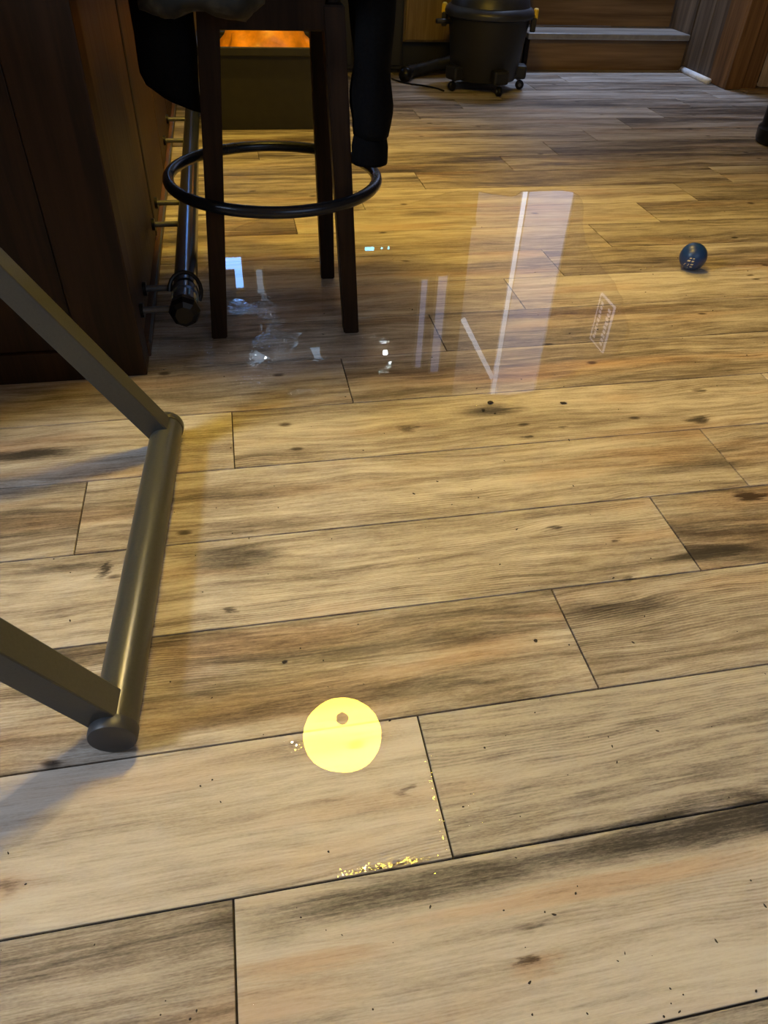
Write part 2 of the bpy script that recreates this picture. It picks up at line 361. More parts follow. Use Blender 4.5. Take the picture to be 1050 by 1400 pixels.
struct(box('wall_far_right', (4.2, -0.95, 0), (4.25, 4.66, 2.45), M_wallw))
wb = struct(box('wall_back', (-2.5, 4.68, 0), (1.555, 4.74, 2.5), M_wallw))
struct(box('wall_jamb', (1.50, 4.74, 0), (1.555, 5.75, 3.4), M_wallw))
struct(box('wall_stairwell', (1.50, 5.75, 0), (2.9, 5.81, 3.4), M_white))
struct(box('wall_over_stairs', (1.50, 4.68, 2.5), (2.86, 4.74, 3.4), M_white))
struct(box('ceiling_stairwell', (1.50, 4.66, 3.4), (2.9, 5.81, 3.45), M_white))
struct(box('wall_knee', (1.557, 4.66, 0), (1.732, 5.74, 0.62), M_oldwood))
struct(box('trim_1', (2.302, 5.715, 0.9), (2.338, 5.748, 3.39), M_trimglow))
bm = bmesh.new(); ang = math.atan2(0.64, 0.37)
add_box(bm, (-0.37, -0.012, -0.022), (0.37, 0.012, 0.022), 0, Matrix.Translation((2.105, 5.725, 2.47)) @ Matrix.Rotation(-ang, 4, 'Y'))
struct(link_mesh('trim_2', bm, M_trimglow))
# right wall of upright boards beside the stairs
wrr = thing('wall_right', 'wall of weathered upright wood boards beside the stairs', 'wall', (2.76, 4.15, 0), 'structure'); del wrr['category']
pbox('backing', (2.787, 4.16, 0), (2.86, 5.74, 3.4), M_sub, wrr)
y = 4.15; rb = random.Random(5); i = 0
while y < 5.70:
    wd = rb.choice((0.11, 0.14, 0.17)); e = min(y+wd, 5.71)
    pbox('board', (2.755+rb.uniform(0, .008), y+.002, 0.002), (2.786, e-.002, 3.4), M_oldwood2 if i in (0,) else M_oldwood, wrr, 0.002); y = e; i += 1
pr_ = thing('wall_return', 'brown wood boards on the wall end facing the bar', 'wall', (2.9, 4.13, 0), 'structure'); del pr_['category']
x = 2.757
for wd in (0.10, 0.09, 0.115, 0.12, 0.1, 0.14, 0.13, 0.12, 0.13, 0.14, 0.16): 
    if x < 2.94 or x > 3.6: pbox('board', (x, 4.128, 0.002), (min(x+wd-.003, 4.19), 4.15, 2.45), M_oldwood2, pr_, 0.002)
    x += wd
struct(box('wall_hall', (2.87, 4.62, 0), (4.2, 4.68, 2.45), M_oldwood2))
struct(box('trim_3', (2.95, 4.10, 0.02), (3.0, 4.13, 2.1), mat_wood('casing_wood', (0.22, 0.16, 0.11), (0.42, 0.33, 0.25), 2)))
struct(box('trim_4', (2.83, 4.02, 0.0), (3.7, 4.10, 0.014), mat_wood('threshold_wood', (0.14, 0.09, 0.05), (0.30, 0.2, 0.11), 0), bev=0.004))
bm = bmesh.new(); add_tube(bm, [(2.742, 4.60, 0.012), (2.735, 4.27, 0.012)], 0.017, 12)
struct(link_mesh('baseboard_right', bm, M_trimw, smooth=True), 'short white quarter round moulding at the wall foot')
# stairs
st = thing('stair_flight', 'wooden steps with light nosing going up beside the board wall', 'stairs', (2.25, 4.64, 0), 'structure'); del st['category']
for i in range(3):
    yf = 4.64+i*0.255; z0 = i*0.20
    pbox('riser', (1.76, yf, z0-(0.013 if i else 0)), (2.752, yf+0.02, z0+0.158), M_riser, st, 0.001)
    pbox('tread', (1.735, yf-0.01, z0+0.16), (2.745, yf+0.254, z0+0.186), M_tread, st, 0.002)
    pbox('nosing', (1.73, yf-0.045, z0+0.158), (2.738, yf-0.011, z0+0.189), M_nose, st, 0.006)
    pbox('stringer', (1.735, yf-0.005, z0+0.001), (1.757, yf+0.25, z0+0.158), M_stool, st, 0.001)
struct(box('floor_landing', (1.735, 5.41, 0.40), (2.752, 5.74, 0.585), M_tread))
# windows and glowing stairwell wall panels
M_day = mat_emit('daylight_pane', (0.62, 0.78, 1.0), 1.7)
M_sash = mat_plain('white_sash', (0.7, 0.72, 0.75), 0.4)
def window(name, lo, hi, axis, nm, label=None, mat=M_day, fr=0.02):
    c = tuple((lo[i]+hi[i])/2 for i in range(3)); r = thing(name, label or 'glowing pane in a white frame', 'window', c, 'structure'); del r['category']
    pbox('pane', lo, hi, mat, r)
    u = 0 if axis == 1 else 1
    d = [0, 0, 0]; d[axis] = 0.012
    def bar(a, b):
        l2, h2 = list(lo), list(hi); l2[u], h2[u] = a[0], a[1]; l2[2], h2[2] = b[0], b[1]; l2[axis] -= 0.012; h2[axis] += 0.012
        pbox('frame', l2, h2, M_sash, r)
    bar((lo[u]-fr, lo[u]), (lo[2]-fr, hi[2]+fr)); bar((hi[u], hi[u]+fr), (lo[2]-fr, hi[2]+fr)); bar((lo[u], hi[u]), (lo[2]-fr, lo[2])); bar((lo[u], hi[u]), (hi[2], hi[2]+fr))
    for q in range(1, nm):
        xx = lo[u]+(hi[u]-lo[u])*q/nm; bar((xx-fr*.35, xx+fr*.35), (lo[2], hi[2]))
    return r
window('window_1', (-2.54, 0.12, 1.67), (-2.52, 0.72, 2.23), 0, 2)
window('window_2', (0.42, -0.99, 0.82), (1.88, -0.97, 1.98), 1, 3)
window('window_3', (0.03, 4.655, 1.745), (0.50, 4.67, 1.865), 1, 3, mat=mat_emit('bright_pane', (0.55, 0.75, 1.0), 3.2))
window('window_5', (-0.21, 4.655, 1.06), (0.0, 4.67, 1.27), 1, 1, mat=mat_emit('blue_pane', (0.20, 0.46, 1.0), 13.0), fr=0.012)
window('window_6', (0.09, 4.655, 1.15), (0.13, 4.67, 1.70), 1, 1, mat=M_day, fr=0.01)
window('stair_glow_1', (2.35, 5.725, 0.95), (2.74, 5.735, 3.3), 1, 1, mat=mat_emit('stair_wall_glow', (0.50, 0.62, 1.0), 1.9), fr=0.012)  # pale stairwell wall built as a glowing panel to brighten its reflection
window('stair_glow_2', (1.58, 5.735, 0.95), (2.29, 5.745, 3.3), 1, 1, mat=mat_emit('stair_wall_dim_glow', (0.60, 0.68, 1.0), 0.6), fr=0.012)  # dimmer left part of the same wall, glow added
M_pale = mat_emit('pale_pane', (0.62, 0.66, 1.0), 1.5)
window('window_4', (1.225, 4.655, 1.27), (1.268, 4.67, 1.97), 1, 1, mat=M_pale, fr=0.01)
window('window_9', (1.345, 4.655, 1.25), (1.41, 4.67, 2.02), 1, 1, mat=M_pale, fr=0.01)

# ------------------------------------------------------------------ puddles
def smooth_poly(pts, n=6, jit=0.006):
    out = []; N = len(pts)
    for i in range(N):
        p0, p1, p2, p3 = [Vector((*pts[(i+k) % N], 0)) for k in (-1, 0, 1, 2)]
        for s in range(n):
            t = s/n
            p = 0.5*((2*p1)+(p2-p0)*t+(2*p0-5*p1+4*p2-p3)*t*t+(3*p1-p0-3*p2+p3)*t**3)
            p += Vector((mnoise.noise(p*23), mnoise.noise(p*23+Vector((9, 3, 1))), 0))*jit; out.append(p)
    return out
def puddle(name, pts, mat, label, z=0.0010, n=6, jit=0.006, cat='puddle', rim=0.009):
    poly = smooth_poly(pts, n, jit); bm = bmesh.new(); c = sum(poly, Vector())/len(poly)
    rings = []
    for s, zz in ((0.0, 0.00015), (rim*.45, z*0.75), (rim, z)):
        ring = []
        for i, p in enumerate(poly):
            t = (poly[(i+1) % len(poly)]-poly[i-1]).normalized(); nrm = Vector((-t.y, t.x, 0))
            if nrm.dot(c-p) < 0 and False: nrm = -nrm
            ring.append(bm.verts.new(p+nrm*s+Vector((0, 0, zz))))
        rings.append(ring)
    L = len(poly)
    for a, b in zip(rings, rings[1:]):
        for j in range(L): bm.faces.new((a[j], a[(j+1) % L], b[(j+1) % L], b[j]))
    f = bm.faces.new(rings[-1]); bmesh.ops.triangulate(bm, faces=[f])
    bmesh.ops.recalc_face_normals(bm, faces=bm.faces[:])
    o = link_mesh(name, bm, mat); return tag(o, label, cat)
def ccw(pts):
    a = sum(p[0]*q[1]-q[0]*p[1] for p, q in zip(pts, pts[1:]+pts[:1])); return pts if a > 0 else pts[::-1]
main = [(-0.205, 1.50), (-0.185, 1.335), (-0.029, 1.272), (0.201, 1.274), (0.40, 1.265), (0.60, 1.252), (0.74, 1.33), (0.90, 1.426), (1.02, 1.73), (1.07, 2.08), (1.22, 2.50), (1.05, 2.55), (0.95, 2.51), (0.80, 2.58), (0.553, 2.45), (0.245, 2.44), (0.004, 2.30), (-0.10, 2.0), (-0.20, 1.75)]
puddle('water_puddle', ccw(main), mat_water('puddle_water', 0.5, (0.0, 1.5)), 'wide shallow sheet of clear water around the bar stool feet', jit=0.012)
disc = []
for i in range(12):
    a = 2*PI*i/12; disc.append((0.0715+0.060*math.cos(a), 0.4985+0.059*math.sin(a)))
puddle('water_puddle', ccw(disc), mat_water('drop_water'), 'small round puddle mirroring a yellow lamp on a bare plank', jit=0.003, z=0.0006, rim=0.004)

# ------------------------------------------------------------------ pendant lamps
M_glow = mat_emit('lit_amber_glass', (1.0, 0.655, 0.065), 132)
M_brass = mat_plain('dark_bronze', (0.05, 0.04, 0.03), 0.4, 0.8)
def pendant(loc, label, r=0.166, mat=M_glow):
    t = thing('pendant_lamp', label, 'lamp', loc, group='pendant lamps over the bar edge')
    D = r*0.73
    prof = [(r*math.cos(q), D*math.sin(q)) for q in [-PI/2+0.09+i*(PI-0.45)/20 for i in range(21)]]
    lathe('glass_globe', prof, mat, t, 48)
    lathe('finial', [(0.008, -D-0.026), (0.020, -D-0.021), (0.026, -D-0.010), (0.025, -D+0.002)], M_brass, t, 20)
    lathe('cap', [(r*.40, D*.93), (r*.36, D*.99), (r*.2, D*1.2), (0.02, D*1.35)], M_brass, t, 32)
    lathe('stem', [(0.007, D*1.34), (0.007, 2.449-loc[2])], M_brass, t, 12)
    lathe('ceiling_plate', [(0.06, 2.43-loc[2]), (0.05, 2.42-loc[2]), (0.06, 2.449-loc[2])], M_brass, t, 24)
    return t
pendant((0.228, 1.617, 1.90), 'hanging bowl lamp of lit amber glass over the bar stool')
def cone_pendant(loc, label, power, angle, color):
    t = thing('pendant_lamp', label, 'lamp', loc, group='cone shade lamps')
    lathe('cone_shade', [(0.11, -0.10), (0.06, 0.06), (0.03, 0.10), (0.026, 0.10), (0.055, 0.058), (0.106, -0.10)], M_brass, t, 32, ends=False)
    lathe('bulb', [(0.006, -0.02), (0.022, -0.012), (0.03, 0.01), (0.022, 0.035), (0.014, 0.06)], mat_emit('warm_bulb', color, 30), t, 20)
    lathe('stem', [(0.028, 0.10), (0.007, 0.115), (0.007, 2.449-loc[2])], M_brass, t, 12)
    l = bpy.data.lights.new('cone_light', 'SPOT'); l.energy = power; l.color = color; l.spot_size = math.radians(angle); l.spot_blend = 0.8; l.shadow_soft_size = 0.03
    o = bpy.data.objects.new('cone_light', l); COL.objects.link(o); o.parent = t; o.location = (0, 0, -0.055)
cone_pendant((0.22, 2.95, 1.95), 'cone shade pendant lamp hanging over the tote', 115, 66, (1.0, 0.64, 0.12))
def ceiling_spot(loc, aim, label, power, angle, color):
    t = thing('ceiling_spot', label, 'lamp', loc); t.rotation_euler = (Vector(aim)-Vector(loc)).to_track_quat('-Z', 'Y').to_euler()
    lathe('housing', [(0.048, -0.07), (0.05, 0.05), (0.03, 0.07), (0.026, 0.07), (0.045, 0.045), (0.044, -0.07)], M_brass, t, 24, ends=False)
    lathe('bulb', [(0.006, -0.012), (0.028, -0.002), (0.034, 0.02), (0.02, 0.045)], mat_emit('spot_bulb', color, 20), t, 20)
    lathe('mount', [(0.02, 0.072), (0.02, 0.10)], M_brass, t, 16)
    up = Vector((0, 0, 2.449-loc[2])); up.rotate(t.rotation_euler.to_quaternion().inverted()); tube('stem', [(0, 0, 0.095), (0, 0, 0.105), up], 0.006, M_brass, t, 10)
    l = bpy.data.lights.new('spot_light', 'SPOT'); l.energy = power; l.color = color; l.spot_size = math.radians(angle); l.spot_blend = 0.9; l.shadow_soft_size = 0.03
    o = bpy.data.objects.new('spot_light', l); COL.objects.link(o); o.parent = t; o.location = (0, 0, -0.03)
ceiling_spot((0.75, 3.0, 2.32), (1.45, 1.75, 0.0), 'small ceiling spotlight aimed across the open floor', 150, 58, (1.0, 0.66, 0.16))
ceiling_spot((0.30, 1.82, 1.78), (0.10, 0.12, 0.0), 'small added spotlight brightening the near planks', 44, 60, (1.0, 0.89, 0.74))  # extra lamp added to lift the near floor with paler light
def bulb(loc, label):
    t = thing('spot_lamp', label, 'lamp', loc, group='small white wall spots'); 
    lathe('bulb', [(0.004, -0.02), (0.016, -0.012), (0.02, 0.0), (0.015, 0.012)], mat_emit('white_bulb', (0.8, 0.93, 1.0), 60), t, 16)
    lathe('socket', [(0.014, 0.0125), (0.016, 0.05)], M_black, t, 16)
    pbox('arm', (loc[0]-.006, loc[1]-.006, loc[2]+.05), (loc[0]+.006, 4.679, loc[2]+.062), M_black, t)
bulb((0.116, 4.62, 1.80), 'small bare white bulb over the window strip'); bulb((0.98, 4.62, 1.81), 'small bare white bulb alone on the back wall')

# ------------------------------------------------------------------ bar counter
bar = thing('bar_counter', 'dark brown wood panelled bar counter end', 'bar counter', (-0.9, 2.6, 0))
BX, BY = -0.226, 1.437
pbox('core', (-1.35, BY+0.02, 0.002), (BX-0.02, 4.3, 1.03), M_barwood, bar)
pbox('end_panel', (-0.855, BY+0.004, 0.07), (-0.353, BY+0.02, 1.03), M_barwood, bar, 0.002)
pbox('shade_block', (-1.3, 1.08, 0.0), (-0.86, BY, 1.03), M_barwood, bar, 0.004)  # unseen block added to keep window light off the floor by the bar
pbox('corner_post', (-0.352, BY, 0.0), (BX, BY+0.075, 1.03), M_barwood, bar, 0.003)
pbox('base_trim', (-1.35, BY-0.004, 0.0), (-0.352, BY+0.02, 0.068), M_barwood, bar, 0.003)
ys = [BY+0.08, 2.125, 2.70, 3.25, 3.8, 4.3]
for a, b in zip(ys, ys[1:]):
    pbox('side_panel', (BX-0.021, a+0.013, 0.05), (BX-0.004, b-0.004, 1.03), M_barside, bar, 0.003)
pbox('panel_gap_strip', (BX-0.008, 2.112, 0.05), (BX-0.0015, 2.136, 1.03), M_sub, bar)  # dark strip put in for the shaded gap between side panels
pbox('side_trim', (BX-0.02, BY+0.08, 0.0), (BX+0.004, 4.3, 0.036), M_bartrim, bar, 0.003)
pbox('bead', (BX+0.004, BY+0.09, 0.030), (BX+0.009, 4.3, 0.037), M_bracket, bar)
pbox('countertop', (-1.5, BY-0.012, 1.031), (-0.045, 4.4, 1.075), M_barwood, bar, 0.006)
# foot rail
rail = thing('foot_rail', 'dark metal foot rail on short rods along the bar side', 'foot rail', (-0.135, 1.54, 0.1))
ptube('rail_tube', [(-0.134, 1.55, 0.10), (-0.134, 4.1, 0.10)], 0.0275, M_rail, rail, 24)
bm = bmesh.new()
Lr = rail.location
add_tube(bm, [Vector((-0.134, yy, 0.10))-Lr for yy in (1.508, 1.515, 1.53, 1.548, 1.556)], [0.020, 0.030, 0.035, 0.033, 0.029], 8); o = link_mesh('end_cap', bm, M_black, rail)
ptube('collar', [(-0.134, 1.60, 0.10), (-0.134, 1.625, 0.10)], 0.0305, M_rail, rail, 24)
for yy in (1.545, 1.655, 2.06, 2.23, 2.87, 3.16, 3.7, 3.9):
    ptube('bracket_rod', [(BX-0.002, yy, 0.10), (-0.15, yy, 0.10)], 0.0075, M_bracket, rail, 10)
    ptube('bracket_flange', [(BX-0.004, yy, 0.10), (BX+0.004, yy, 0.10)], 0.016, M_black, rail, 16)
bm = bmesh.new(); arc = [(-0.150, 1.655, 0.10)]
ptube('bracket_hook', [(-0.134+0.036*math.cos(a), 1.655-0.02*(1-math.cos(a-PI/2)), 0.10+0.036*math.sin(a)) for a in [PI-i*PI/10 for i in range(13)]], 0.005, M_black, rail, 8); bm.free()

# ------------------------------------------------------------------ bar stool
ST = (0.09, 1.735, 0)
stool = thing('bar_stool', 'dark wooden bar stool with square legs and black foot ring', 'bar stool', ST)
def leg(bx, by, tx, ty, wb=0.036, wt=0.042, z1=0.655):
    bm = bmesh.new(); rows = []
    for (cx_, cy_, z, h) in ((bx, by, 0.0, wb/2), (tx, ty, z1, wt/2)):
        rows.append([bm.verts.new(Vector((cx_+sx*h, cy_+sy*h, z))-Vector(ST)) for sx, sy in ((-1, -1), (1, -1), (1, 1), (-1, 1))])
    for j in range(4): bm.faces.new((rows[0][j], rows[0][(j+1) % 4], rows[1][(j+1) % 4], rows[1][j]))
    bm.faces.new(rows[1]); bm.faces.new(list(reversed(rows[0])))
    bmesh.ops.bevel(bm, geom=bm.edges[:], offset=0.0025, segments=2, affect='EDGES'); bmesh.ops.recalc_face_normals(bm, faces=bm.faces[:])
    return link_mesh('leg', bm, M_stool, stool)
TL, TR, TF, TB = -0.015, 0.215, 1.625, 1.86
leg(-0.068, 1.60, TL, TF); leg(0.248, 1.59, TR, TF); leg(0.231, 1.905, TR, TB); leg(-0.068, 1.905, TL, TB)
pbox('apron', (TL+0.015, TF-0.018, 0.613), (TR-0.015, TF+0.008, 0.665), M_stool, stool, 0.003)
pbox('apron', (TL+0.015, TB-0.008, 0.613), (TR-0.015, TB+0.018, 0.665), M_stool, stool, 0.003)
pbox('apron', (TL-0.018, TF+0.015, 0.613), (TL+0.008, TB-0.015, 0.665), M_stool, stool, 0.003)
pbox('apron', (TR-0.008, TF+0.015, 0.613), (TR+0.018, TB-0.015, 0.665), M_stool, stool, 0.003)
bm = bmesh.new(); add_lathe(bm, [(0.12, 0.666), (0.15, 0.669), (0.158, 0.68), (0.158, 0.70), (0.14, 0.722), (0.08, 0.73)], 40, (0.01, 0.008, 0)); o = link_mesh('seat', bm, M_stool, stool, True)
RC = Vector((0.093, 1.752, 0.313)); RR = 0.236
ptube('foot_ring', [RC+Vector((RR*math.cos(a), RR*math.sin(a), 0)) for a in [2*PI*i/72 for i in range(72)]], 0.0125, M_ring, stool, 14, True)
# jacket draped over the stool
jk = thing('jacket', 'black jacket draped over the bar stool with a sleeve hanging down', 'jacket', (0.1, 1.74, 0.73))
JL = jk.location
def L3(x, y, z): return Vector((x, y, z))-JL
loft('jacket_shade_spread', [(L3(-0.155, 1.68, 0.745), (0, 0.06, 0), (0, 0, 0.010)), (L3(-0.12, 1.68, 0.76), (0, 0.19, 0), (0, 0, 0.020)), (L3(-0.02, 1.68, 0.775), (0, 0.21, 0), (0, 0, 0.022)), (L3(0.1, 1.67, 0.785), (0, 0.235, 0), (0, 0, 0.032)), (L3(0.24, 1.65, 0.778), (0, 0.20, 0), (0, 0, 0.026)), (L3(0.36, 1.66, 0.762), (0, 0.22, 0), (0, 0, 0.022)), (L3(0.43, 1.65, 0.75), (0, 0.08, 0), (0, 0, 0.012))], M_cloth, jk, 40, 0.013, 11)  # unseen jacket top, spread wide to deepen the shade under the stool
loft('hem_flap', [(L3(-0.10, 1.67, 0.76), (0.04, 0, 0.01), (0, 0.06, 0)), (L3(-0.10, 1.665, 0.67), (0.056, 0, 0), (0, 0.045, 0)), (L3(-0.10, 1.66, 0.58), (0.056, 0, 0), (0, 0.04, 0)), (L3(-0.102, 1.66, 0.525), (0.056, 0, -0.010), (0, 0.035, 0)), (L3(-0.099, 1.66, 0.498), (0.053, 0, -0.018), (0, 0.03, 0)), (L3(-0.086, 1.66, 0.480), (0.040, 0, -0.016), (0, 0.02, 0))], M_cloth, jk, 28, 0.003, 16)
sl = loft('sleeve', [(L3(0.27, 1.66, 0.76), (0.035, 0, 0.01), (0, 0.07, 0)), (L3(0.291, 1.63, 0.68), (0.042, 0, 0), (0, 0.062, 0)), (L3(0.292, 1.62, 0.58), (0.040, 0, 0), (0, 0.055, 0)), (L3(0.290, 1.61, 0.49), (0.038, 0, 0), (0, 0.048, 0)), (L3(0.289, 1.60, 0.435), (0.033, 0, 0), (0, 0.04, 0))], M_cloth, jk, 28, 0.005, 20)
loft('cuff', [(L3(0.289, 1.60, 0.436), (0.034, 0, 0), (0, 0.04, 0)), (L3(0.288, 1.598, 0.415), (0.038, 0, 0), (0, 0.043, 0)), (L3(0.287, 1.596, 0.385), (0.038, 0, 0), (0, 0.043, 0))], M_cloth, jk, 28, 0.002, 30)
k = NT('camouflage'); P = k.n('ShaderNodeTexCoord').outputs['Object']
cc = k.ramp(k.noise(P, 22, 3, 0.5), [(0.42, (0.006, 0.006, 0.004)), (0.52, (0.02, 0.018, 0.011)), (0.60, (0.05, 0.047, 0.036)), (0.68, (0.12, 0.12, 0.1))])
M_camo = k.bsdf(cc, 0.85)
cm = thing('camouflage_cloth', 'camouflage patterned cloth bunched on the front edge of the stool seat', 'cloth', (0.0, 1.58, 0.70))
CL = cm.location
def C3(x, y, z): return Vector((x, y, z))-CL
loft('cloth_fold', [(C3(-0.13, 1.575, 0.66), (0, 0.03, 0), (0, 0, 0.012)), (C3(-0.09, 1.565, 0.668), (0, 0.05, 0), (0, 0, 0.028)), (C3(-0.02, 1.565, 0.672), (0, 0.05, 0), (0, 0, 0.026)), (C3(0.05, 1.565, 0.668), (0, 0.05, 0), (0, 0, 0.03)), (C3(0.085, 1.57, 0.674), (0, 0.03, 0), (0, 0, 0.014))], M_camo, cm, 24, 0.006, 22)

cm.location.y -= 0.012
# ------------------------------------------------------------------ grey folding stand
fr = thing('metal_stand', 'grey painted metal stand with a round floor tube and two slanted bars', 'stand', (-0.21, 0.53, 0.0))
A0, A1 = Vector((-0.214, 0.527, 0.0305)), Vector((-0.170, 1.190, 0.0305)); ax = (A1-A0).normalized(); TRD = 0.0285
ptube('floor_tube', [A0+ax*0.008, A1-ax*0.008], TRD, M_grey, fr, 40)
Lf = fr.location
for e, s in ((A0, -1), (A1, 1)):
    bm = bmesh.new(); add_tube(bm, [e-Lf+ax*s*d for d in (-0.010, -0.009, 0.004, 0.0075, 0.009)], [0.0298, 0.0303, 0.0303, 0.029, 0.024], 40); o = link_mesh('end_cap', bm, M_cap if s < 0 else M_grey, fr, True); autosmooth(o, 30)
lean = math.radians(59)
dirb = Vector((-math.cos(lean), 0, math.sin(lean)))
rot = Matrix((ax.cross(dirb).normalized(), ax, dirb)).transposed()
for e, s in ((A0, 1), (A1, -1)):
    o0 = e-Lf+ax*s*0.028
    m4 = rot.to_4x4(); m4.translation = o0
    bm = bmesh.new(); add_box(bm, (-0.021, -0.021, 0.004), (0.021, 0.021, 0.80), 0.002, m4); link_mesh('slanted_bar', bm, M_grey, fr)
top0 = A0+dirb*0.80; top1 = A1+dirb*0.80
ptube('top_tube', [top0, top1], TRD, M_grey, fr, 32)

# ------------------------------------------------------------------ ball
BR = 0.0385
ball = thing('rubber_ball', 'small blue rubber ball resting on the dry planks', 'ball', (1.299, 1.845, BR))
bm = bmesh.new(); bmesh.ops.create_uvsphere(bm, u_segments=48, v_segments=28, radius=BR)
link_mesh('ball_body', bm, mat_plain('blue_rubber', (0.008, 0.035, 0.15), 0.35, var=0.08, scale=40, bstr=0.03), ball, True)
vd = (Vector((0, 0, CAM_H))-ball.location).normalized(); rt_ = Vector((0, 0, 1)).cross(vd).normalized(); up_ = vd.cross(rt_)
M_mark = mat_plain('pale_reflection', (0.55, 0.50, 0.36), 0.5)  # pale reflections on the ball, set in as raised colour patches
for (u, v, hw, hh) in ((-.12, -.15, .09, .045), (.10, -.15, .07, .045), (-.20, -.34, .13, .065), (.08, -.34, .09, .06), (-.30, -.62, .20, .085), (.08, -.56, .10, .05), (-.34, -.82, .22, .05), (.06, -.74, .10, .04)):
    bm = bmesh.new(); vs = []
    for a, b in ((-1, -1), (1, -1), (1, 1), (-1, 1)):
        uu, vv = u+a*hw*.8+b*.03, v+b*hh*.75; ww = math.sqrt(max(0.0, 1-uu*uu-vv*vv))
        vs.append((rt_*uu+up_*vv+vd*ww)*BR)
    t_ = [bm.verts.new(x*1.012) for x in vs]; b_ = [bm.verts.new(x*0.985) for x in vs]
    bm.faces.new(t_); bm.faces.new(b_[::-1])
    for j in range(4): bm.faces.new((t_[j], b_[j], b_[(j+1) % 4], t_[(j+1) % 4]))
    bmesh.ops.recalc_face_normals(bm, faces=bm.faces[:]); link_mesh('reflection_patch', bm, M_mark, ball)

# ------------------------------------------------------------------ shop vacuum
VC = Vector((1.352, 4.185, 0))
vac = thing('shop_vacuum', 'black drum shop vacuum on casters beside the stairs', 'vacuum', VC)
M_vac = mat_plain('vac_black', (0.013, 0.013, 0.015), 0.5, spec=0.4)
M_lid = mat_plain('vac_lid', (0.022, 0.026, 0.045), 0.4)
M_yel = mat_plain('yellow_latch', (0.75, 0.52, 0.03), 0.4)
lathe('drum', [(0.150, 0.045), (0.168, 0.05), (0.172, 0.06), (0.205, 0.315), (0.209, 0.318)], M_vac, vac, 48)
lathe('lid', [(0.208, 0.319), (0.224, 0.322), (0.228, 0.335), (0.222, 0.352), (0.20, 0.365), (0.19, 0.40), (0.15, 0.45), (0.10, 0.47), (0.08, 0.475)], M_lid, vac, 48)
for i, a in enumerate((-0.2, -1.42, -2.75, 1.5)):
    d = Vector((math.cos(a), math.sin(a), 0)); t = Vector((-d.y, d.x, 0))
    m4 = Matrix((d, t, Vector((0, 0, 1)))).transposed().to_4x4(); m4.translation = d*0.178
    bm = bmesh.new(); add_box(bm, (-0.03, -0.042, 0.052), (0.045, 0.042, 0.115), 0.012, m4); link_mesh('caster_pod', bm, M_vac, vac)
    c = d*0.20+Vector((0, 0, 0.022))
    bm = bmesh.new(); add_tube(bm, [c-t*0.011, c-t*0.009, c+t*0.009, c+t*0.011], [0.016, 0.022, 0.022, 0.016], 20); whl = link_mesh('caster_wheel', bm, M_black, vac, True)
    bm = bmesh.new(); add_tube(bm, [c-t*0.0135, c-t*0.0105], [0.008, 0.009], 12); link_mesh('hub', bm, M_bracket, whl)
    bm = bmesh.new(); add_tube(bm, [d*0.19+Vector((0, 0, 0.044)), d*0.19+Vector((0, 0, 0.056))], 0.011, 12); link_mesh('caster_stem', bm, M_bracket, vac)
for a in (-0.35, 2.8):
    d = Vector((math.cos(a), math.sin(a), 0)); t = Vector((-d.y, d.x, 0)); m4 = Matrix((d, t, Vector((0, 0, 1)))).transposed().to_4x4(); m4.translation = d*0.222
    bm = bmesh.new(); add_box(bm, (-0.012, -0.035, 0.265), (0.016, 0.035, 0.325), 0.006, m4); link_mesh('latch_base', bm, M_vac, vac)
    bm = bmesh.new(); add_box(bm, (-0.004, -0.022, 0.318), (0.02, 0.022, 0.362), 0.007, m4); link_mesh('latch', bm, M_yel, vac)
bm = bmesh.new(); add_tube(bm, [(-0.20, -0.02, 0.295), (-0.285, -0.05, 0.30)], 0.011, 12); link_mesh('side_handle', bm, M_vac, vac, True)
lathe('drain_plug', [(0.006, 0.0), (0.006, 0.01)], M_bracket, vac, 12, (0.0, -0.188, 0.10))
# hose and cord
hz = thing('vacuum_hose', 'black ribbed vacuum hose lying on the floor against the cabinet', 'hose', (1.1, 4.45, 0))
HL = hz.location
def H3(p): return Vector(p)-HL
cpts = [(0.985, 4.36, 0.033), (1.0, 4.40, 0.033), (1.04, 4.43, 0.034), (1.10, 4.455, 0.04), (1.17, 4.47, 0.055), (1.25, 4.475, 0.07), (1.33, 4.48, 0.075)]
pp = []; rr = []
for i in range(len(cpts)-1):
    for s in range(8):
        t = s/8; pp.append(H3(Vector(cpts[i]).lerp(Vector(cpts[i+1]), t))); rr.append(0.029+(0.003 if s % 2 else 0))
bm = bmesh.new(); add_tube(bm, pp, rr, 14); link_mesh('hose_body', bm, M_vac, hz, True)
bm = bmesh.new(); add_tube(bm, [H3((0.955, 4.30, 0.034)), H3((0.975, 4.345, 0.034)), H3((0.985, 4.365, 0.034))], [0.033, 0.033, 0.03], 14); link_mesh('hose_nozzle', bm, M_black, hz, True)
hose2 = [(0.99, 4.52, 0.02), (1.08, 4.545, 0.021), (1.17, 4.56, 0.024), (1.26, 4.57, 0.03)]
bm = bmesh.new(); add_tube(bm, [H3(p) for p in hose2], 0.019, 12); link_mesh('hose_loop', bm, M_vac, hz, True)
cd = [(0.90, 4.37), (0.93, 4.30), (0.98, 4.245), (1.03, 4.215), (1.07, 4.18), (1.10, 4.14), (1.12, 4.09)]
bm = bmesh.new(); add_tube(bm, [(x-1.05, y-4.3, 0.0046) for x, y in cd], 0.0042, 8)
co = link_mesh('power_cord', bm, M_black, None, True, loc=(1.05, 4.3, 0)); tag(co, 'thin dark power cord lying on the planks beside the vacuum', 'cord')

